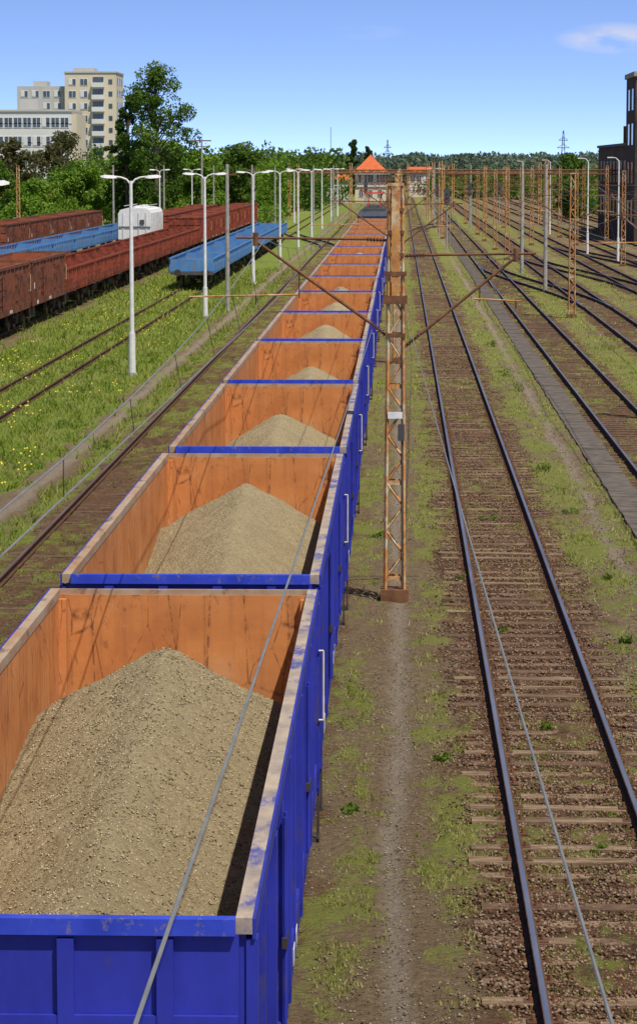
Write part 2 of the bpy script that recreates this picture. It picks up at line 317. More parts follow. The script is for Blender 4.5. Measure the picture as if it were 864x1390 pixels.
def stones(name,xf,yf,zf,n,s0,s1,mat,seed,parent=None):
    rg=np.random.default_rng(seed); x=xf(rg,n); y=yf(rg,n); z=zf(x,y); s=rg.uniform(s0,s1,n)
    base=np.array([[1,0,0],[0,1,0],[-1,0,0],[0,-1,0],[0,0,1],[0,0,-1]],float)
    a=rg.uniform(0,2*math.pi,n); V=base[None]*rg.uniform(.6,1.2,(n,6,1))*s[:,None,None]
    ca=np.cos(a)[:,None];sa=np.sin(a)[:,None]; Vx=V[...,0]*ca-V[...,1]*sa; Vy=V[...,0]*sa+V[...,1]*ca
    V=np.stack([Vx+x[:,None],Vy+y[:,None],V[...,2]*.7+z[:,None]],2).reshape(-1,3)
    f=np.array([[0,1,4],[1,2,4],[2,3,4],[3,0,4],[1,0,5],[2,1,5],[3,2,5],[0,3,5]]); F=(np.arange(n)[:,None,None]*6+f[None]).reshape(-1,3)
    me=npmesh(name,V,F,mat,{'var':np.repeat(rg.random(n),6)}); return obj(name,me,(0,0,0),parent)
M['stone']=leafmat('ballast_stone',(.06,.034,.02),(.155,.088,.053),(.29,.21,.15),0.0)
M['stone3']=leafmat('path_pebble',(.09,.065,.045),(.20,.15,.10),(.38,.32,.24),0.0)
M['stone2']=leafmat('gravel_stone',(.12,.09,.05),(.33,.26,.15),(.54,.46,.32),0.0)
stones('ballast_stones',lambda r,n:2.1+r.uniform(-1.5,1.5,n)*r.uniform(.7,1.05,n),lambda r,n:np.exp(r.uniform(math.log(22),math.log(120),n)),lambda x,y:.004+.024*vn(x/.3,y/.5,51)**2,56000,.012,.033,'stone',3)
stones('path_pebbles',lambda r,n:r.uniform(-1.2,.9,n),lambda r,n:np.exp(r.uniform(math.log(22),math.log(90),n)),lambda x,y:x*0-.002,12000,.006,.02,'stone3',5)
stones('path_pebbles',lambda r,n:r.uniform(3.2,4.9,n),lambda r,n:np.exp(r.uniform(math.log(35),math.log(110),n)),lambda x,y:x*0-.002,9000,.008,.026,'stone3',6)
m=MB(); y=45.
while y<330:
    j=random.uniform(-.02,.02); m.box(5.0+j,5.7+j,y,y+.97,-.05,.05+random.uniform(-.015,.01),'duct'); y+=1.0
obj('cable_trough',m.mesh('cable_trough'))
# ------------------------------------------------------------------ wagons
WL=13.0
def gondola(name,out,rim,rim2,endrim,inn,top=3.13,labels=True,under='under'):
    m=MB(); fl=1.24
    for s in (-1,1):
        X=lambda a,b:(min(s*a,s*b),max(s*a,s*b))
        a,b=X(1.345,1.385); m.box(a,b,.04,WL-.04,fl-.1,top-.10,out)
        a,b=X(1.333,1.344); m.box(a,b,.055,WL-.055,fl,top-.10,inn)
        a,b=X(1.325,1.425); m.box(a,b,.0,WL,top-.10,top,rim if s>0 else rim2)
        a,b=X(1.4255,1.445); m.box(a,b,.0,WL,top-.13,top-.004,out)
        a,b=X(1.386,1.43); m.box(a,b,0,WL,fl-.30,fl+.02,out)
        nR=11
        for i in range(nR):
            yy=.12+i*(WL-.24)/(nR-1); a,b=X(1.386,1.44 if i%2 else 1.455); m.box(a,b,yy-.06,yy+.06,fl-.24,top-.14,out)
        for yc in (3.9,9.1):
            for z in (fl+.25,fl+.95,fl+1.45):
                a,b=X(1.386,1.41); m.box(a,b,yc-.95,yc+.95,z-.03,z+.03,out)
            a,b=1.46*s,1.46*s; m.cyl((a,yc-.05,fl),(b,yc-.05,top-.3),.018,.018,6,out)
            m.cyl((a,yc+.12,fl),(b,yc+.12,top-.3),.018,.018,6,out)
            m.box(*X(1.44,1.48),yc-.1,yc+.17,fl+.6,fl+.68,'under')
        for yy in (.02,WL-.14):
            a,b=X(1.387,1.458); m.box(a,b,yy,yy+.12,fl-.3,top-.135,out)
        for yy in (.056,WL-.146):
            a,b=X(1.25,1.332); m.box(a,b,yy,yy+.09,fl,top-.10,inn)
        if labels:
            a,b=X(1.4305,1.436); m.box(a,b,1.5,2.1,fl-.25,fl-.08,'white'); m.box(a,b,6.2,7.0,fl-.24,fl-.1,'white')
            a,b=X(1.386,1.390); m.box(a,b,.85,1.15,fl+.5,fl+.8,'white')
        yy=WL-.2
        m.cyl((s*1.50,yy,1.75),(s*1.50,yy,2.5),.011,.011,6,'yellowish'); m.cyl((s*1.45,yy,1.75),(s*1.50,yy,1.75),.011,.011,6,'yellowish'); m.cyl((s*1.45,yy,2.5),(s*1.50,yy,2.5),.011,.011,6,'yellowish')
        for yy in (WL-.2,.2):
            m.box(*X(1.28,1.46),yy-.15,yy+.15,.45,.49,under)
            m.box(*X(1.43,1.45),yy-.15,yy-.12,.45,fl-.3,under); m.box(*X(1.43,1.45),yy+.12,yy+.15,.45,fl-.3,under)
    for (y0,y1,o0,o1,i0,i1,e) in ((.0,.04,-.05,0,.041,.052,0),(WL-.04,WL,WL,WL+.05,WL-.052,WL-.041,1)):
        m.box(-1.344,1.344,y0,y1,fl-.3,top-.10,out); m.box(-1.332,1.332,i0,i1,fl,top-.06 if e else top-.10,inn)
        if e==0: m.box(-1.324,1.324,-.05,.04,top-.10,top+.002,endrim)
        else:
            m.box(-1.324,1.324,WL-.0405,WL+.0,top-.10,top-.002,rim2); m.box(-1.324,1.324,WL+.0005,WL+.05,top-.12,top-.02,out)
        for xx in (-.9,-.3,.3,.9): m.box(xx-.05,xx+.05,min(o0,o1)+.001,max(o0,o1)-.001,fl-.2,top-.125,out)
        for z in (fl+.55,fl+1.25): m.box(-1.34,1.34,min(o0,o1)+.01,max(o0,o1)-.01,z-.04,z+.04,out)
    m.box(-1.34,1.34,.05,WL-.05,fl-.06,fl-.003,inn)
    m.box(-1.25,1.25,-.02,.2,.85,fl-.1,out); m.box(-1.25,1.25,WL-.2,WL+.02,.85,fl-.1,out)
    m.box(-.35,.35,.2,WL-.2,.8,fl-.08,under)
    for s in (-1,1): m.box(s*1.1-.06,s*1.1+.06,.2,WL-.2,.95,fl-.08,under)
    for yb in (2.1,WL-2.1):
        for s in (-1,1):
            m.box(s*1.0-.07,s*1.0+.07,yb-1.15,yb+1.15,.42,.72,under); m.box(s*1.0-.09,s*1.0+.09,yb-.3,yb+.3,.3,.8,under)
            for w in (-.9,.9):
                m.cyl((s*.70,yb+w,.46),(s*.83,yb+w,.46),.46,.46,20,'steelw'); m.cyl((s*1.05,yb+w,.46),(s*1.16,yb+w,.46),.14,.14,10,under)
        for w in (-.9,.9): m.cyl((-.7,yb+w,.46),(.7,yb+w,.46),.08,.08,8,under)
        m.box(-.95,.95,yb-.2,yb+.2,.5,.78,under)
    for (ye,d) in ((-.02,-1),(WL+.02,1)):
        for s in (-1,1):
            m.cyl((s*.875,ye,1.06),(s*.875,ye+d*.38,1.06),.11,.09,10,under); m.cyl((s*.875,ye+d*.38,1.06),(s*.875,ye+d*.47,1.06),.22,.22,16,under)
        m.box(-.08,.08,min(ye,ye+d*.3),max(ye,ye+d*.3),.95,1.1,under)
        m.cyl((.0,ye+d*.1,1.0),(.0,ye+d*.45,.8),.035,.035,6,under)
    return m.mesh(name)
ME_blue=gondola('wagon_body','blue','rim','rim2','blue_rim','inner')
ME_red=gondola('red_wagon_body','redw','redw','redw','redw','redin')
ME_brown=gondola('brown_wagon_body','browngw','rustdk','rustdk','browngw','redin')
def heapf(x,y,seed,peak,yp,xo,k):
    d=np.sqrt((x-xo)**2+np.maximum(0,y-yp)**2*1.35+.012)
    z=peak-.10*np.maximum(0,yp-y)-k*d+k*.11
    y2=3.0; d2=np.sqrt((x+.1)**2+(np.maximum(0,np.abs(y-y2)-1.0))**2+.05); z=np.maximum(z,peak-.5-k*d2)
    z+=(vn(x/.9+5,y/1.1,seed)-.5)*.12+(vn(x/.25,y/.25,seed+1)-.5)*.05
    return np.maximum(z,1.26+(vn(x/.2,y/.2,seed)-.5)*.03)
def heap(name,res,seed,peak=2.80,yp=11.0,xo=0,k=.5):
    xs=np.linspace(-1.331,1.331,int(2.66/res)); ys=np.linspace(.06,WL-.06,int(12.9/res)); X,Y=np.meshgrid(xs,ys)
    Z=heapf(X,Y,seed,peak,yp,xo,k)+(vn(X/.07,Y/.07,seed+3)-.5)*.030+(vn(X/.035,Y/.035,seed+5)-.5)*.018
    V=np.stack([X.ravel(),Y.ravel(),Z.ravel()],1); nx=len(xs);ny=len(ys)
    i=(np.arange(ny-1)[:,None]*nx+np.arange(nx-1)[None,:]).ravel(); F=np.stack([i,i+1,i+nx+1,i+nx],1)
    return npmesh(name,V,F,'gravel',smooth=True)
heaps=[heap('gravel_load_a',.07,20,2.80,11.2,.05,.58),heap('gravel_load_b',.07,33,2.72,10.9,-.1,.62),heap('gravel_load_c',.07,47,2.84,11.0,.12,.56),heap('gravel_load_d',.07,59,2.76,11.3,-.02,.6),heap('gravel_load_e',.07,83,2.66,10.7,.1,.58)]
DS=16.2; PITCH=14.04; RZ=.17
H0=(61,2.84,11.0,-.02,.60)
for i in range(0,16):
    e=empty('freight_wagon',(-2.3+(random.uniform(-.02,.02) if i>0 else 0),DS+i*PITCH,RZ)); obj('body',ME_blue,(0,0,0),e)
    if i==0:
        h=heap('gravel_load_near',.022,*H0); obj('gravel_load',h,(0,0,0),e)
        stones('loose_stones',lambda r,n:r.uniform(-1.3,1.3,n),lambda r,n:r.uniform(3,12.9,n),lambda x,y:heapf(x,y,*H0)+.002,20000,.005,.015,'stone2',8,e)
    elif i==1:
        obj('gravel_load',heap('gravel_load_2',.035,75,2.82,11.2,-.02,.59),(0,0,0),e)
    else: obj('gravel_load',heaps[(i*3)%5],(0,0,0),e)
def loco():
    m=MB(); Ln=16.
    m.box(-1.45,1.45,0.3,Ln-.3,1.0,3.3,'loco'); m.box(-1.3,1.3,.5,Ln-.5,3.3,3.7,'dgrey'); m.box(-1.0,1.0,1.2,Ln-1.2,3.7,3.95,'dgrey')
    m.poly([(-1.45,.3,3.3),(1.45,.3,3.3),(1.3,.5,3.7),(-1.3,.5,3.7)],'loco')
    for xx in (-.7,.7): m.box(xx-.5,xx+.5,.27,.299,2.3,3.1,'glass')
    m.box(-1.47,1.47,.26,.34,1.6,1.85,'yellowish'); m.box(-1.35,1.35,.1,Ln-.1,.75,1.0,'under')
    for xx in (-1,1): m.cyl((xx,.3,1.4),(xx,.2,1.4),.14,.14,12,'white')
    for yb in (3.5,12.5):
        for s in (-1,1):
            m.box(s*1.05-.08,s*1.05+.08,yb-1.9,yb+1.9,.4,.75,'under')
            for w in (-1.4,1.4): m.cyl((s*.7,yb+w,.55),(s*.84,yb+w,.55),.55,.55,18,'steelw')
    for s in (-1,1): m.cyl((s*.875,.1,1.06),(s*.875,-.4,1.06),.1,.1,10,'under'); m.cyl((s*.875,-.4,1.06),(s*.875,-.48,1.06),.22,.22,14,'under')
    for yy in (3.,13.):
        m.beam((-.6,yy,4.0),(-.5,yy+1,4.6),.05,'redlamp'); m.beam((.6,yy,4.0),(.5,yy+1,4.6),.05,'redlamp'); m.beam((-.5,yy+1,4.6),(-.7,yy,5.2),.05,'redlamp'); m.beam((.5,yy+1,4.6),(.7,yy,5.2),.05,'redlamp'); m.beam((-.9,yy,5.22),(.9,yy,5.22),.06,'redlamp')
    for yy in (5,7,9,11): m.box(-.7,.7,yy-.5,yy+.5,3.95,4.15,'dgrey')
    return m.mesh('electric_locomotive')
obj('electric_locomotive',loco(),(-2.3,DS+16*PITCH+.3,RZ))
# left yard wagons
def flat(name,c,deck,side=.5,stakes=0,sh=1.5,solid=True):
    m=MB(); fl=1.2
    m.box(-1.4,1.4,0,WL,fl-.25,fl-.12,c); m.box(-1.34,1.34,.05,WL-.05,fl-.119,fl,deck)
    for s in (-1,1):
        m.box(min(s*1.36,s*1.42),max(s*1.36,s*1.42),0,WL,fl-.12,fl+side,c)
        for i in range(10):
            yy=.2+i*(WL-.4)/9; m.box(min(s*1.421,s*1.47),max(s*1.421,s*1.47),yy-.05,yy+.05,fl-.2,fl+side+.02,c)
        for i in range(stakes):
            yy=.15+i*(WL-.3)/(stakes-1); m.box(s*1.39-.045,s*1.39+.045,yy-.05,yy+.05,fl+side,fl+sh,c)
        if stakes:
            m.box(s*1.39-.05,s*1.39+.05,0,WL,fl+sh,fl+sh+.1,c)
            if sh-side>.9: m.box(s*1.39-.03,s*1.39+.03,0,WL,fl+sh*.6,fl+sh*.6+.08,c)
    for y0 in (0,WL-.06): m.box(-1.36,1.36,y0,y0+.06,fl-.12,fl+(sh if stakes else side),c)
    if stakes:
        for yy in np.arange(1.3,WL-1,1.3): m.box(-1.35,1.35,yy-.05,yy+.05,fl+.001,fl+.3,deck)
    m.box(-.3,.3,.1,WL-.1,.7,fl-.25,'under')
    for yb in (2.1,WL-2.1):
        for s in (-1,1):
            m.box(s*1.0-.07,s*1.0+.07,yb-1.15,yb+1.15,.42,.72,'under')
            for w in (-.9,.9): m.cyl((s*.7,yb+w,.46),(s*.83,yb+w,.46),.46,.46,16,'steelw')
    for (ye,d) in ((0,-1),(WL,1)):
        m.box(-1.35,1.35,min(ye,ye+d*.06),max(ye,ye+d*.06),.85,fl-.125,'dgrey')
        for s in (-1,1): m.cyl((s*.875,ye,1.0),(s*.875,ye+d*.4,1.0),.1,.1,8,'under'); m.cyl((s*.875,ye+d*.4,1.0),(s*.875,ye+d*.5,1.0),.22,.22,12,'under')
    return m.mesh(name)
FB=flat('blue_flat_wagon','bluel','bluedeck',.3,10,.62); FR=flat('red_stake_wagon','redw','redin',.28,14,.95); FBR=flat('brown_flat_wagon','rustdk','redin',.9)
for y in (104,118.04,132.1): obj('rusty_open_wagon',ME_brown,(-19,y,RZ))
for k in range(7): obj('red_stake_wagon',FR,(-19,146.2+k*PITCH,RZ))
for k in range(7): obj('rusty_open_wagon',ME_red,(-19,146.2+(7+k)*PITCH,RZ))
for k in range(8): obj('blue_flat_wagon',FB,(-13,173+k*PITCH,RZ))
for k in range(10): obj('blue_flat_wagon',FB,(-27.3,180+k*PITCH,RZ))
for k in range(3): obj('brown_flat_wagon',FBR,(-23,140+k*PITCH,RZ))
for k in range(5): obj('rusty_open_wagon',ME_red,(-23,258+k*PITCH,RZ))
for k in range(5): obj('rusty_open_wagon',ME_brown,(-32,215+k*PITCH,RZ))
# white covered hopper wagon: box body with a low curved roof
m=MB(); Lh=12.
prof=[(-1.42,1.3),(-1.42,3.55),(-1.25,3.85),(-.7,4.0),(.7,4.0),(1.25,3.85),(1.42,3.55),(1.42,1.3)]
for a,b in zip(prof[:-1],prof[1:]): m.poly([(a[0],0,a[1]),(b[0],0,b[1]),(b[0],Lh,b[1]),(a[0],Lh,a[1])],'white')
m.poly([(p[0],0,p[1]) for p in prof],'white'); m.poly([(p[0],Lh,p[1]) for p in prof[::-1]],'white')
for i in range(9):
    yy=.2+i*1.4
    for s in (-1,1): m.box(min(s*1.42,s*1.48),max(s*1.42,s*1.48),yy,yy+.09,1.35,3.5,'rolling')
for yy in (2,4.6,7.2,10): m.cyl((0,yy,3.95),(0,yy,4.18),.35,.3,12,'rolling')
for xx in (-1.0,-.35,.35,1.0): m.box(xx-.05,xx+.05,-.06,-.002,1.3,3.6,'rolling')
m.box(-1.38,1.38,-.07,-.062,2.3,2.42,'dgrey'); m.box(.45,.85,-.07,-.063,2.6,3.0,'dgrey')
for s in (-1,1): m.cyl((s*.9,0,4.2),(s*.9,Lh,4.2),.03,.03,6,'rolling')
m.box(-1.3,1.3,-.5,Lh+.5,.95,1.29,'under')
for yb in (1.5,10.5):
    for s in (-1,1):
        for w in (-.9,.9): m.cyl((s*.7,yb+w,.46),(s*.83,yb+w,.46),.46,.46,16,'steelw')
obj('white_hopper_wagon',m.mesh('white_hopper_wagon'),(-23.0,240,RZ))
# ------------------------------------------------------------------ masts
def lattice(h=7.45,w0=.17,w1=.115,k='rustp',base=True):
    m=MB()
    if base: m.box(-.25,.25,-.25,.25,-.05,.2,'rustdk')
    C=[(-1,-1),(1,-1),(1,1),(-1,1)]
    def w(z): return w0+(w1-w0)*z/h
    for sx,sy in C: 
        m.beam((sx*w(0),sy*w(0)*.8,.15),(sx*w(h),sy*w(h)*.8,h),.05,k)
    n=16
    for i in range(n):
        z0=.4+(h-.5)*i/n; z1=.4+(h-.5)*(i+1)/n; a=w(z0);b=w(z1); s=1 if i%2 else -1
        for sy in (-1,1): m.beam((s*a,sy*a*.8,z0),(-s*b,sy*b*.8,z1),.026,k)
        for sx in (-1,1): m.beam((sx*a,s*a*.8,z0),(sx*b,-s*b*.8,z1),.026,k)
        if i%4==0: m.box(-a,a,-a*.82,-a*.78,z0-.04,z0+.04,k); m.box(-a,a,a*.78,a*.82,z0-.04,z0+.04,k)
    m.box(-w1-.03,w1+.03,-w1-.03,w1+.03,h,h+.05,k)
    return m
def insul(m,p0,p1,r=.055):
    p0=Vector(p0);p1=Vector(p1); n=7; m.cyl(p0,p1,.022,.022,8,'insul')
    for i in range(n):
        a=p0.lerp(p1,(i+.25)/n); b=p0.lerp(p1,(i+.65)/n); m.cyl(a,b,r,r*.55,10,'insul')
def bracket(m,s,dx,zt,zb,zc,k='rustdk',wmast=.13):
    insul(m,(s*wmast,0,zt-.02),(s*(wmast+.4),0,zt)); m.cyl((s*(wmast+.4),0,zt),(s*(dx+.35),0,zt+.03),.022,.022,8,k)
    insul(m,(s*wmast,0,zb),(s*(wmast+.32),0,zb+.26)); 
    m.cyl((s*(wmast+.32),0,zb+.26),(s*dx,0,zt-.03),.03,.026,8,k)
    m.cyl((s*dx,0,zt-.12),(s*dx,0,zt+.12),.05,.05,8,k)
    f=.62; px=(wmast+.32)*(1-f)+dx*f; 
    m.cyl((s*px,0,zb+.26+(zt-zb-.29)*f),(s*px,0,zc),.012,.012,6,'wiredk')
    m.cyl((s*(dx-.75),0,zc+.06),(s*(dx+1.2 if s<0 else dx+.1),0,zc+.02),.017,.014,8,'rustorange')
    m.cyl((s*dx,0,zc-.12),(s*dx,0,zc+.04),.014,.014,6,'wiredk')
e=empty('catenary_mast',(-.08,49.5,0))
m=lattice(); m.box(-.21,.21,-.18,.18,5.35,5.5,'rustdk'); m.box(-.2,.2,-.17,.17,5.85,5.93,'rustdk'); m.box(-.18,.18,-.16,.16,4.75,4.83,'rustdk')
m.box(-.07,.07,-.16,-.12,5.5,7.4,'rustorange'); m.box(-.13,.13,-.175,-.16,3.3,3.42,'white'); m.box(.05,.17,-.19,-.175,2.9,3.2,'dgrey')
for z in (6.2,6.6,7.0): m.box(-.15,.15,-.15,-.13,z,z+.06,'rustdk')
m.cyl((.13,-.16,.2),(.11,-.14,5.3),.012,.012,6,'wiredk')
obj('lattice',m.mesh('lattice'),(0,0,0),e)
m=MB(); bracket(m,-1,2.5,6.5,4.75,5.45); bracket(m,1,2.15,6.22,4.55,5.38); obj('brackets',m.mesh('brackets'),(0,0,0),e)
mm=lattice(); bracket(mm,-1,2.3,6.4,4.8,5.45); bracket(mm,1,2.2,6.3,4.7,5.4); ME_mast=mm.mesh('catenary_mast')
for y in (-10,110,170,230,290,350): obj('catenary_mast',ME_mast,(-.08,y,0))
m1=lattice(7.4,.16,.11,'rustorange'); bracket(m1,-1,2.15,6.3,4.8,5.45); bracket(m1,1,2.0,6.3,4.8,5.45); ME_m1=m1.mesh('rusty_catenary_mast')
m2=MB(); m2.cyl((0,0,0),(0,0,8.1),.15,.10,10,'concrete'); bracket(m2,-1,2.15,6.3,4.8,5.45,wmast=.12); bracket(m2,1,2.0,6.3,4.8,5.45,wmast=.12); ME_m2=m2.mesh('concrete_catenary_mast')
m3=lattice(7.8,.18,.12,'rustorange'); ME_m3=m3.mesh('lattice_post')
m4=MB(); m4.cyl((0,0,0),(0,0,7.9),.13,.09,8,'concrete'); m4.box(-.5,.5,-.05,.05,7.3,7.4,'rustdk'); ME_m4=m4.mesh('concrete_post')
for y,me in ((84,ME_m1),(143,ME_m1),(202,ME_m2),(259,ME_m1),(318,ME_m1),(377,ME_m1),(27,ME_m1)): obj('catenary_mast',me,(8.85,y,0))
obj('concrete_post',ME_m4,(9.0,172,0)); obj('lattice_post',ME_m3,(8.9,231,0))
for y in (160,217,275,335,395): obj('catenary_mast',ME_m1,(17.4,y,0))
for y in (250,300,360,420): obj('catenary_mast',ME_m1,(26,y,0))
for i,(x,y) in enumerate(((13.1,250),(13.0,300),(21.5,290),(22,240),(13.1,352),(21.7,330),(30.5,330),(21.6,400),(4.6,300),(4.4,360),(13.,420),(11.9,390),(26,455),(17.3,450),(8.8,290),(8.8,348),(13,275),(17.5,305))): obj('lattice_post',ME_m3 if i%3 else ME_m4,(x,y,0))
for x,y in ((-40,290),(-45,390),(-9.35,150),(-29.8,350),(-10.3,330),(-16,300),(-16,355),(-21,400),(-9.4,390),(-25,372),(-30,290)): obj('concrete_post',ME_m3 if x in(-40,-45) else ME_m4,(x,y,0))
# lamp posts
m=MB(); m.cyl((0,0,0),(0,0,1.6),.135,.125,12,'white'); m.cyl((0,0,1.6),(0,0,7.25),.09,.06,12,'white'); m.cyl((0,0,-.02),(0,0,.12),.2,.18,12,'concrete')
for s in (-1,1):
    P=[(0,0,7.1),(s*.15,0,7.3),(s*.35,0,7.38),(s*.58,0,7.41)]
    for a,b in zip(P[:-1],P[1:]): m.cyl(a,b,.035,.032,8,'white')
    n=len(m.v)
    pr=[(.52,.05,7.36,7.43),(.66,.13,7.34,7.46),(.98,.13,7.36,7.48),(1.12,.06,7.39,7.44)]
    for (xx,w,za,zb) in pr: m.v+=[(s*xx,-w,za),(s*xx,w,za),(s*xx,w*.7,zb),(s*xx,-w*.7,zb)]
    for q in range(3):
        o=n+4*q
        for j in range(4): m.f.append((o+j,o+(j+1)%4,o+4+(j+1)%4,o+4+j)); m.m.append(m.mi('white'))
    m.f+=[(n,n+1,n+2,n+3),(n+12,n+13,n+14,n+15)]; m.m+=[m.mi('white')]*2
ME_lamp=m.mesh('street_lamp')
for y in (63,103,142,183,224,264,304,344,390,430): obj('street_lamp',ME_lamp,(-10.0+(0 if y<150 else .3),y,0),None,random.uniform(-.08,.08))
m=MB(); m.cyl((0,0,0),(0,0,2),.12,.11,10,'white'); m.cyl((0,0,2),(0,0,8.2),.075,.05,10,'white'); m.cyl((0,0,8.2),(-.25,0,8.45),.04,.035,8,'white'); m.cyl((-.25,0,8.45),(-.6,0,8.5),.035,.03,8,'white')
m.box(-.95,-.55,-.1,.1,8.45,8.54,'white'); ME_lamp1=m.mesh('yard_lamp')
for x,y in ((17.7,226),(16.7,248),(17.2,320),(17.0,385),(26,330)): obj('yard_lamp',ME_lamp1,(x,y,0))
for x,y in ((-26,300),(-25.5,340),(-14.5,380),(5.0,420)): obj('street_lamp',ME_lamp,(x,y,0))
def gantry(x0,x1,y,h,k='rustdk'):
    m=MB(); n=int((x1-x0)/1.2)
    for z in (h-.45,h):
        for dy in (-.25,.25): m.beam((x0,y+dy,z),(x1,y+dy,z),.09,k)
    for i in range(n):
        a=x0+(x1-x0)*i/n;b=x0+(x1-x0)*(i+1)/n; s=i%2
        for dy in (-.25,.25): m.beam((a,y+dy,h-.45 if s else h),(b,y+dy,h if s else h-.45),.05,k)
    for xx in (x0,x1,(x0+x1)/2-1.1):
        for dx in (-.15,.15): m.beam((xx+dx,y,0),(xx+dx,y,h+1.0),.12,'rustp')
        for z in range(1,8): m.beam((xx-.15,y,z),(xx+.15,y,z+.5),.06,'rustp')
    for c in TR:
        if x0<c<x1: insul(m,(c,y,h-.5),(c,y,h-1.0),.09); m.beam((c-.9,y,h-1.5),(c+.9,y,h-1.5),.05,k); m.beam((c,y,h-1),(c,y,h-1.5),.03,k)
    obj('catenary_gantry',m.mesh('catenary_gantry'))
gantry(4.5,30.4,312,7.35); gantry(4.4,35,372,7.3); gantry(-16.2,35,440,7.2); gantry(-30,35,500,7.1); gantry(-30,50,570,7.0); gantry(-35,60,660,6.9); gantry(-16.2,4,405,7.2)
# ------------------------------------------------------------------ wires
def wireset(name,c,sup,zm,zc,sag=.8,rad=.008,zz=.2,drop=True):
    m=MB()
    for j,(a,b) in enumerate(zip(sup[:-1],sup[1:])):
        xa=c+(zz if j%2 else -zz); xb=c+(-zz if j%2 else zz); n=12; prev=None
        for i in range(n+1):
            t=i/n; y=a+(b-a)*t; z=zm-sag*4*t*(1-t); x=c; p=(x,y,z)
            if prev: m.cyl(prev,p,rad,rad,5,'wire',False)
            prev=p
            if drop and 0<i<n: m.cyl(p,(xa+(xb-xa)*t,y,zc),rad*.55,rad*.55,4,'wiredk',False)
        m.cyl((xa,a,zc),(xb,b,zc),rad,rad,5,'wire',False)
    obj(name,m.mesh(name))
wireset('overhead_wire',-2.42,(-10,49.5,110,170,230,290,350,440),6.5,5.42,rad=.0075)
wireset('overhead_wire',2.05,(49.5,110,170,230,290,350,440),6.24,5.35)
wireset('overhead_wire',6.7,(27,84,143,202,259,318,377,440),6.3,5.4,rad=.010)
wireset('overhead_wire',10.85,(84,143,202,259,318,377,440),6.3,5.4,rad=.010)
wireset('overhead_wire',15.25,(160,217,275,335,395),6.3,5.4,rad=.011)
wireset('overhead_wire',19.4,(160,217,275,335,395),6.3,5.4,rad=.011)
def sagline(m,a,b,sag,r,k='wire',n=14):
    a=Vector(a);b=Vector(b);prev=None
    for i in range(n+1):
        t=i/n; p=a.lerp(b,t); p.z-=sag*4*t*(1-t)
        if prev: m.cyl(prev,p,r,r,6,k,False)
        prev=p
m=MB(); sagline(m,(-.54,2,6.16),(-.50,49.5,4.88),.06,.0055); obj('feeder_cable',m.mesh('feeder_cable'))
m=MB(); sagline(m,(.62,2,5.62),(.22,49.5,4.78),.05,.006); obj('feeder_cable',m.mesh('feeder_cable'))
m=MB()
for x in (-.25,.25): sagline(m,(x-.1,49.5,7.3),(x-.1,110,7.3),.5,.006,'wiredk')
obj('feeder_cable',m.mesh('feeder_cable'))
def signal(x,y):
    m=MB(); m.cyl((0,0,0),(0,0,5.5),.07,.06,8,'concrete'); m.box(-.25,.25,-.1,.1,4.2,5.7,'dgrey'); m.box(-.28,.28,-.13,-.1,4.15,4.2,'dgrey')
    for z,k in ((4.5,'redlamp'),(4.9,'glass'),(5.3,'glass')): m.cyl((0,-.1,z),(0,-.16,z),.1,.1,12,k); m.cyl((0,-.1,z+.08),(0,-.3,z+.1),.03,.03,5,'dgrey')
    m.box(-.3,.3,.12,.5,3.9,3.95,'dgrey'); m.beam((.3,.3,0),(.3,.3,4.9),.04,'concrete')
    obj('railway_signal',m.mesh('railway_signal'),(x,y,0))
signal(4.5,330); signal(8.6,345); signal(4.4,262) ; signal(13.0,365); signal(-4.6,370)
# ------------------------------------------------------------------ buildings
def facade(m,x0,x1,y,z0,z1,nf,nc,wk='white',ww=.6,hh=.5,band=False):
    fh=(z1-z0)/nf; cw=(x1-x0)/nc
    for f in range(nf):
        for c in range(nc):
            a=x0+cw*(c+.5-ww/2); b=x0+cw*(c+.5+ww/2); q=z0+fh*(f+.3); r=q+fh*hh
            m.box(a-.1,b+.1,y-.08,y-.01,q-.1,r+.1,wk); m.box(a,b,y-.10,y-.081,q,r,'glass')
            if random.random()<.4: m.box(a,(a+b)/2,y-.115,y-.101,q+.1,r,'plasterw')
            m.box((a+b)/2-.04,(a+b)/2+.04,y-.12,y-.116,q,r,wk)
e=empty('apartment_block',(0,0,0)); m=MB()
m.box(-83,-72.5,602,616,0,25,'plasterg'); m.box(-72.4,-61.3,600,616,0,27.8,'plaster'); m.box(-71,-66.5,604,612,27.8,29.0,'plasterg'); m.box(-80,-77,606,612,25,26.2,'plasterg')
m.box(-72.6,-61.1,599.8,616.2,27.8,28.1,'plasterg')
obj('walls',m.mesh('walls'),(0,0,0),e); m=MB()
facade(m,-82.6,-73,602,1,24.5,9,4); facade(m,-72,-67,600,1,27,10,2)
for f in range(10): 
    z=1+2.6*f
    m.box(-66.5,-63.8,598.8,600-.01,z+.3,z+1.3,'plasterw'); m.box(-66.3,-64.0,599.93,599.99,z+1.3,z+2.5,'glass'); m.box(-62.9,-62.1,599.92,599.99,z+1,z+2,'glass')
for f in range(10):
    for yy in (603,608,612): m.box(-61.29,-61.2,yy,yy+1.4,2+2.6*f,3.4+2.6*f,'glass')
obj('windows_and_balconies',m.mesh('windows'),(0,0,0),e)
e=empty('office_building',(0,0,0)); m=MB(); m.box(-80,-53.2,450,464,0,16.6,'plasterw'); m.box(-80.2,-53,449.8,464.2,16.6,16.9,'plasterg'); m.box(-53.19,-52.4,450.2,463,0,16.2,'plaster')
for q in range(5): m.box(-80,-53.2,449.9,449.99,2.2+3.1*q,2.35+3.1*q,'plasterg')
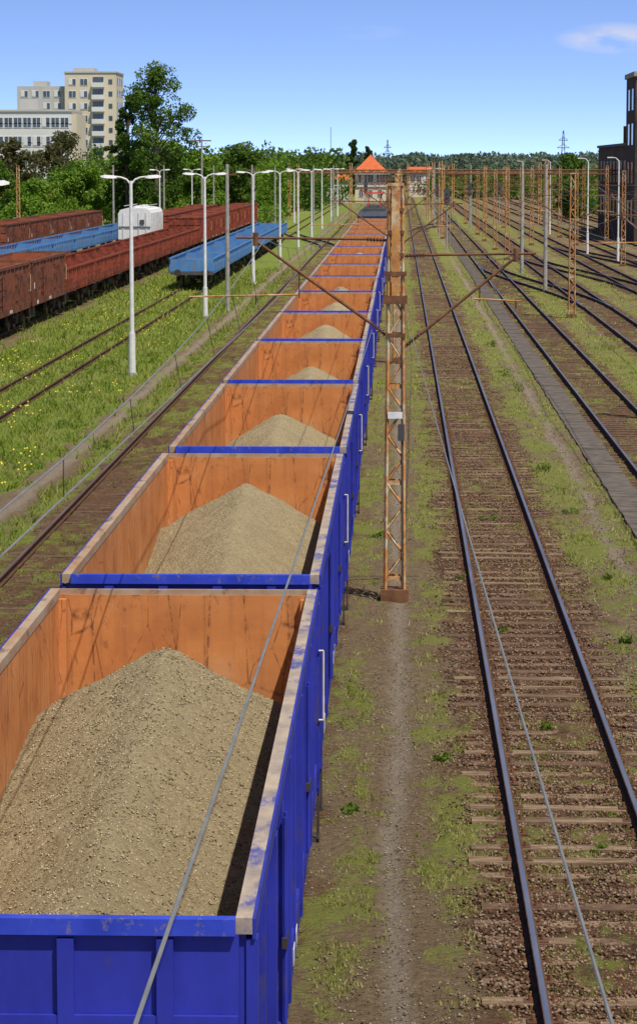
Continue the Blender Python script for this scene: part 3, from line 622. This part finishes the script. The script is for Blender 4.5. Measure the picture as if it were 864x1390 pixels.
m.box(-62,-59,453,458,16.9,18.6,'plasterg'); obj('walls',m.mesh('walls'),(0,0,0),e); m=MB(); facade(m,-79.5,-53.6,450,1,16.2,5,17,'white',.8,.5); obj('windows',m.mesh('windows'),(0,0,0),e)
m=MB(); m.box(-66,-50,395,402,0,3.4,'plaster'); m.poly([(-66.4,394.6,3.4),(-49.6,394.6,3.4),(-49.6,398.5,4.8),(-66.4,398.5,4.8)],'tile'); m.poly([(-66.4,398.5,4.8),(-49.6,398.5,4.8),(-49.6,402.4,3.4),(-66.4,402.4,3.4)],'tile'); facade(m,-65,-51,395,.3,3.2,1,6); obj('low_brick_shed',m.mesh('shed'))
e=empty('signal_box',(-6.4,600,0)); m=MB(); m.box(-3.3,3.3,-3,3,0,6.2,'plaster'); m.box(-3.6,3.6,-3.3,3.3,3.4,3.7,'plasterw'); obj('walls',m.mesh('walls'),(0,0,0),e)
m=MB(); facade(m,-3.2,3.2,-3,3.6,6.1,1,5,'white',.8,.7); facade(m,-3,3,-3,.3,3.3,1,3,'white',.4,.5); obj('windows',m.mesh('windows'),(0,0,0),e)
m=MB(); R=4.2; z0=6.2; A=(0,0,10.3); c4=[(-R,-R,z0),(R,-R,z0),(R,R,z0),(-R,R,z0)]; md=[(x*.45,y*.45,8.3) for x,y,z in c4]
for i in range(4):
    j=(i+1)%4; m.poly([c4[i],c4[j],md[j],md[i]],'tile'); m.poly([md[i],md[j],A],'tile')
m.box(-R,R,-R,R,6.05,6.19,'plasterw'); m.cyl((0,0,10.2),(0,0,11.5),.05,.03,6,'dgrey'); obj('roof',m.mesh('roof'),(0,0,0),e)
m=MB(); m.box(-16,-10.5,590,598,0,4.5,'plasterg'); m.poly([(-16.3,589.7,4.5),(-10.2,589.7,4.5),(-10.2,594,6),(-16.3,594,6)],'tile'); obj('small_railway_house',m.mesh('small_house'))
m=MB(); m.box(2,7.5,700,708,0,6,'plaster'); m.poly([(1.6,699.5,6),(7.9,699.5,6),(7.9,704,7.6),(1.6,704,7.6)],'tile'); facade(m,2.3,7.2,700,.5,5.8,2,3); obj('small_railway_house',m.mesh('small_house2'))
e=empty('brick_factory',(0,0,0)); m=MB()
m.box(24.5,44,300,345,0,10,'brickd'); m.box(24.2,36,288,299.9,0,17.0,'brickd'); m.box(24.0,36.2,287.8,300.1,17.0,17.5,'concrete'); m.box(24.3,44.2,299.95,345.2,10,10.3,'dgrey')
obj('walls',m.mesh('walls'),(0,0,0),e); m=MB()
for yy in range(303,343,5):
    for z in (2,6): m.box(24.42,24.49,yy,yy+2,z,z+2.4,'glass'); m.box(24.40,24.42,yy+.95,yy+1.05,z,z+2.4,'dgrey')
for xx in (25.4,28.4,31.4):
    for z in (2,6,10,13.6): m.box(xx,xx+1.5,287.9,287.98,z,z+2.2,'glass'); m.box(xx-.1,xx+1.6,287.86,287.99,z-.2,z-.02,'rustdk')
for yy in (290,294.5):
    for z in (2,6,10,13.6): m.box(24.12,24.19,yy,yy+1.8,z,z+2.2,'glass')
m.cyl((26,310,10.3),(26,310,13.5),.5,.45,10,'brickd'); m.cyl((27,330,10.3),(27,330,12.5),.7,.7,10,'brickd')
obj('windows_and_chimneys',m.mesh('windows'),(0,0,0),e)
def pylon(x,y,h,w):
    m=MB()
    for sx in (-1,1):
        for sy in (-1,1): m.beam((sx*w,sy*w,0),(sx*w*.12,sy*w*.12,h),.18,'dgrey')
    for i in range(10):
        z0=h*i/10;z1=h*(i+1)/10;a=w*(1-.88*i/10);b=w*(1-.88*(i+1)/10);s=1 if i%2 else -1; m.beam((s*a,-a,z0),(-s*b,-b,z1),.12,'dgrey')
    for z,l in ((h*.68,w*1.9),(h*.82,w*1.4)): m.beam((-l,0,z),(l,0,z),.2,'dgrey'); m.beam((-l,0,z),(0,0,z+1.5),.12,'dgrey'); m.beam((l,0,z),(0,0,z+1.5),.12,'dgrey')
    obj('electricity_pylon',m.mesh('electricity_pylon'),(x,y,0))
pylon(70,1200,23,1.4); pylon(-6,1300,20,1.2); pylon(125,1500,19,2)
m=MB(); m.cyl((0,0,0),(0,0,19),.12,.08,6,'dgrey'); obj('radio_mast',m.mesh('radio_mast'),(-20,800,0))
m=MB(); m.cyl((0,0,0),(0,0,11.2),.16,.1,8,'concrete'); m.box(-1.2,1.2,-.05,.05,10.9,11.05,'rustdk'); m.box(-.8,.8,-.05,.05,10.2,10.3,'rustdk')
for y,x in ((350,-25),(420,-24)): obj('telegraph_pole',m.mesh('telegraph_pole'),(x,y,0))
# ------------------------------------------------------------------ trees
def tree(name,x,y,h,w,seed,mat,leaf=.3,ncl=30,nl=330,lo=.25,shape=1.0,cs=1.):
    rg=random.Random(seed); e=empty(name,(x,y,0)); m=MB()
    pts=[(0,0,0)]; 
    for i in range(1,6): pts.append((rg.uniform(-.03,.03)*h*.3,rg.uniform(-.03,.03)*h*.3,h*.9*i/5))
    r0=h*.018
    for i in range(5): m.cyl(pts[i],pts[i+1],r0*(1-i*.19),r0*(1-(i+1)*.19),8,'bark')
    cl=[]
    for i in range(ncl):
        t=lo+(1-lo)*(i+.5)/ncl; z=h*t; env=math.sin(math.pi*min(1,max(.12,((t-lo)/(1-lo))**.8*.93+.05)))**.7
        a=rg.uniform(0,2*math.pi); rr=w/2*env*rg.uniform(.25,.95)*shape
        k=min(4,int(t*.9*5/.9)); b=Vector(pts[min(k,5)]); b.z=z*.8
        p=Vector((math.cos(a)*rr+b.x,math.sin(a)*rr+b.y,z)); mid=b.lerp(p,.5)+Vector((0,0,.02*h)); m.cyl(b,mid,r0*.35,r0*.22,6,'bark'); m.cyl(mid,p,r0*.22,r0*.07,5,'bark')
        s=w*rg.uniform(.10,.20)*cs; cl.append((p.x,p.y,p.z,s*1.1,s*1.1,s*rg.uniform(.7,1.1),int(nl*rg.uniform(.6,1.3))))
        if rg.random()<.6: cl.append((p.x*1.2+rg.uniform(-1,1)*s,p.y*1.2,p.z+rg.uniform(-1,1)*s,s*.6,s*.6,s*.5,int(nl*.3)))
    obj('trunk',m.mesh('trunk'),(0,0,0),e); clumps('crown',cl,leaf,mat,e,seed)
tree('poplar_tree',-31.0,352,20.0,9.6,5,'leaf',.2,50,270,.2,1.05,.84)
tree('poplar_tree',-35.2,358,16.5,4.5,9,'leafdk',.22,30,220,.12,1.,1.05)
tree('bronze_tree',-49,400,12,11,12,'leafbr',.24,30,260,.15,1.,.85)
tree('bronze_tree',-57,410,11,9,13,'leafbr',.24,26,260,.15,1.,.85)
tree('round_tree',-42,365,7.5,8.5,14,'leafbright',.24,28,340,.08)
tree('round_tree',-46,350,5.5,7,19,'leafbright',.22,24,300,.05)
tree('round_tree',-38,380,8.5,8,15,'leaf',.26,26,320,.08)
tree('round_tree',-28,385,9.5,8,16,'leafbright',.26,28,300,.08)
tree('round_tree',-23,400,10.3,7,17,'leaf',.26,26,300,.08)
tree('round_tree',-33,395,11,8,18,'leafbright',.26,26,300,.08)
tree('round_tree',-54,372,7,9,20,'leaf',.26,26,300,.08)
tree('conifer_tree',-13,760,14.5,4,22,'leafdk',.4,26,160,.05)
tree('conifer_tree',-9,790,13,4,23,'leafdk',.4,22,160,.05)
tree('round_tree',26,420,8.8,9,24,'leaf',.28,22,260,.1)
def mass(name,x0,x1,y0,y1,h0,h1,n,leaf,mat,seed,nl=260,rw=(2,4)):
    rg=random.Random(seed); cl=[]
    for i in range(n):
        x=x0+(x1-x0)*(i+rg.random())/n; y=rg.uniform(y0,y1); h=rg.uniform(h0,h1); r=rg.uniform(*rw)
        cl.append((x,y,h*.5,r,r,h*.55,nl)); cl.append((x+rg.uniform(-r,r)*.6,y,h*.85,r*.45,r*.45,h*.25,nl//3))
    clumps(name,cl,leaf,mat,None,seed)
mass('bushes',-62,-30,385,425,4,8,34,.28,'leaf',41,300,(2,3.6))
mass('bushes',-36,-17,400,450,5.5,9.8,26,.3,'leafbright',42,300,(1.8,3.2))
mass('hedge',-52,-16,330,380,1.5,3.5,34,.22,'leafbright',43,200,(1.3,2.4))
mass('woodland',-95,-12,520,620,8,12,60,.5,'leaf',44,300,(3,6))
mass('distant_trees',-220,170,1050,1250,8,12.5,120,1.0,'leafhaze',45,260,(7,13))
mass('distant_trees',-320,320,1700,1900,12,16,120,1.6,'leafhaze',46,220,(14,26))
mass('bushes',26,70,430,520,4,8,36,.4,'leafbright',47,240,(2.5,4.5))
mass('bushes',-22,-14,470,520,4,7.5,10,.36,'leaf',48,240,(2,3))
mass('bushes',8,60,640,760,4,7,30,.5,'leaf',49,200,(3,6))
# ------------------------------------------------------------------ light, world, camera
ld=Vector((-.33,.45,-1)).normalized()
sun=bpy.data.lights.new('sun','SUN'); sun.energy=5.0; sun.angle=math.radians(.5); sun.color=(1,.95,.86)
so=bpy.data.objects.new('sun',sun); col.objects.link(so); so.rotation_euler=ld.to_track_quat('-Z','Y').to_euler()
to=-ld; elev=math.asin(to.z); az=math.atan2(to.x,to.y)
w=bpy.data.worlds.new('World'); scene.world=w; w.use_nodes=True; nt=w.node_tree; bg=nt.nodes['Background']
tc=nt.nodes.new('ShaderNodeTexCoord'); sp=nt.nodes.new('ShaderNodeSeparateXYZ'); L(nt,tc.outputs['Generated'],sp.inputs[0])
z=mth(nt,'MULTIPLY_ADD',sp.outputs['Z'],6.0,.14); cb=nt.nodes.new('ShaderNodeCombineXYZ'); L(nt,sp.outputs['X'],cb.inputs[0]); L(nt,sp.outputs['Y'],cb.inputs[1]); L(nt,z,cb.inputs[2])
nz=nt.nodes.new('ShaderNodeVectorMath'); nz.operation='NORMALIZE'; L(nt,cb.outputs[0],nz.inputs[0])
sky=nt.nodes.new('ShaderNodeTexSky'); sky.sky_type='NISHITA'; sky.sun_disc=False; sky.sun_elevation=elev; sky.sun_rotation=az; sky.air_density=1.0; sky.dust_density=.4; sky.ozone_density=2.0
L(nt,nz.outputs[0],sky.inputs[0])
zr=mth(nt,'MULTIPLY_ADD',mth(nt,'ABSOLUTE',sp.outputs['Z']),-5.0,1.4,clamp=True)
skc=mixc(nt,zr,(1,1,1),(2.75,2.75,3.15)); skm=mixc(nt,1.0,sky.outputs[0],skc,'MULTIPLY')
def gauss(nt,cx,cz,wx,wz):
    a=mth(nt,'DIVIDE',mth(nt,'SUBTRACT',sp.outputs['X'],cx),wx); b=mth(nt,'DIVIDE',mth(nt,'SUBTRACT',sp.outputs['Z'],cz),wz)
    q=mth(nt,'ADD',mth(nt,'MULTIPLY',a,a),mth(nt,'MULTIPLY',b,b)); return mth(nt,'SUBTRACT',1.,q,clamp=True)
n1=nt.nodes.new('ShaderNodeTexNoise'); n1.inputs['Scale'].default_value=60; n1.inputs['Detail'].default_value=8; mp=nt.nodes.new('ShaderNodeMapping'); mp.inputs['Scale'].default_value=(1,1,3.0); L(nt,tc.outputs['Generated'],mp.inputs[0]); L(nt,mp.outputs[0],n1.inputs['Vector'])
g=mth(nt,'ADD',gauss(nt,.076,.0452,.022,.006),mth(nt,'MULTIPLY',gauss(nt,-.012,.0475,.016,.003),.22))
front=mth(nt,'GREATER_THAN',sp.outputs['Y'],0.)
cl=mth(nt,'MULTIPLY',mth(nt,'MULTIPLY',g,front),mth(nt,'MULTIPLY_ADD',n1.outputs['Fac'],4.,-1.4,clamp=True),clamp=True)
c=mixc(nt,mth(nt,'MULTIPLY',cl,.65),skm,(9.2,9.0,9.4))
L(nt,c,bg.inputs[0]); bg.inputs[1].default_value=.085
cam=bpy.data.cameras.new('camera'); co=bpy.data.objects.new('camera',cam); col.objects.link(co); scene.camera=co
co.location=(0,0,7.8); co.rotation_euler=(math.radians(90-6.466),0,math.radians(1.685))
cam.sensor_fit='HORIZONTAL'; cam.sensor_width=36; cam.lens=156.25; cam.shift_y=-.052; cam.clip_start=.5; cam.clip_end=9000
scene.view_settings.view_transform='Standard'; scene.view_settings.look='None'; scene.view_settings.exposure=0
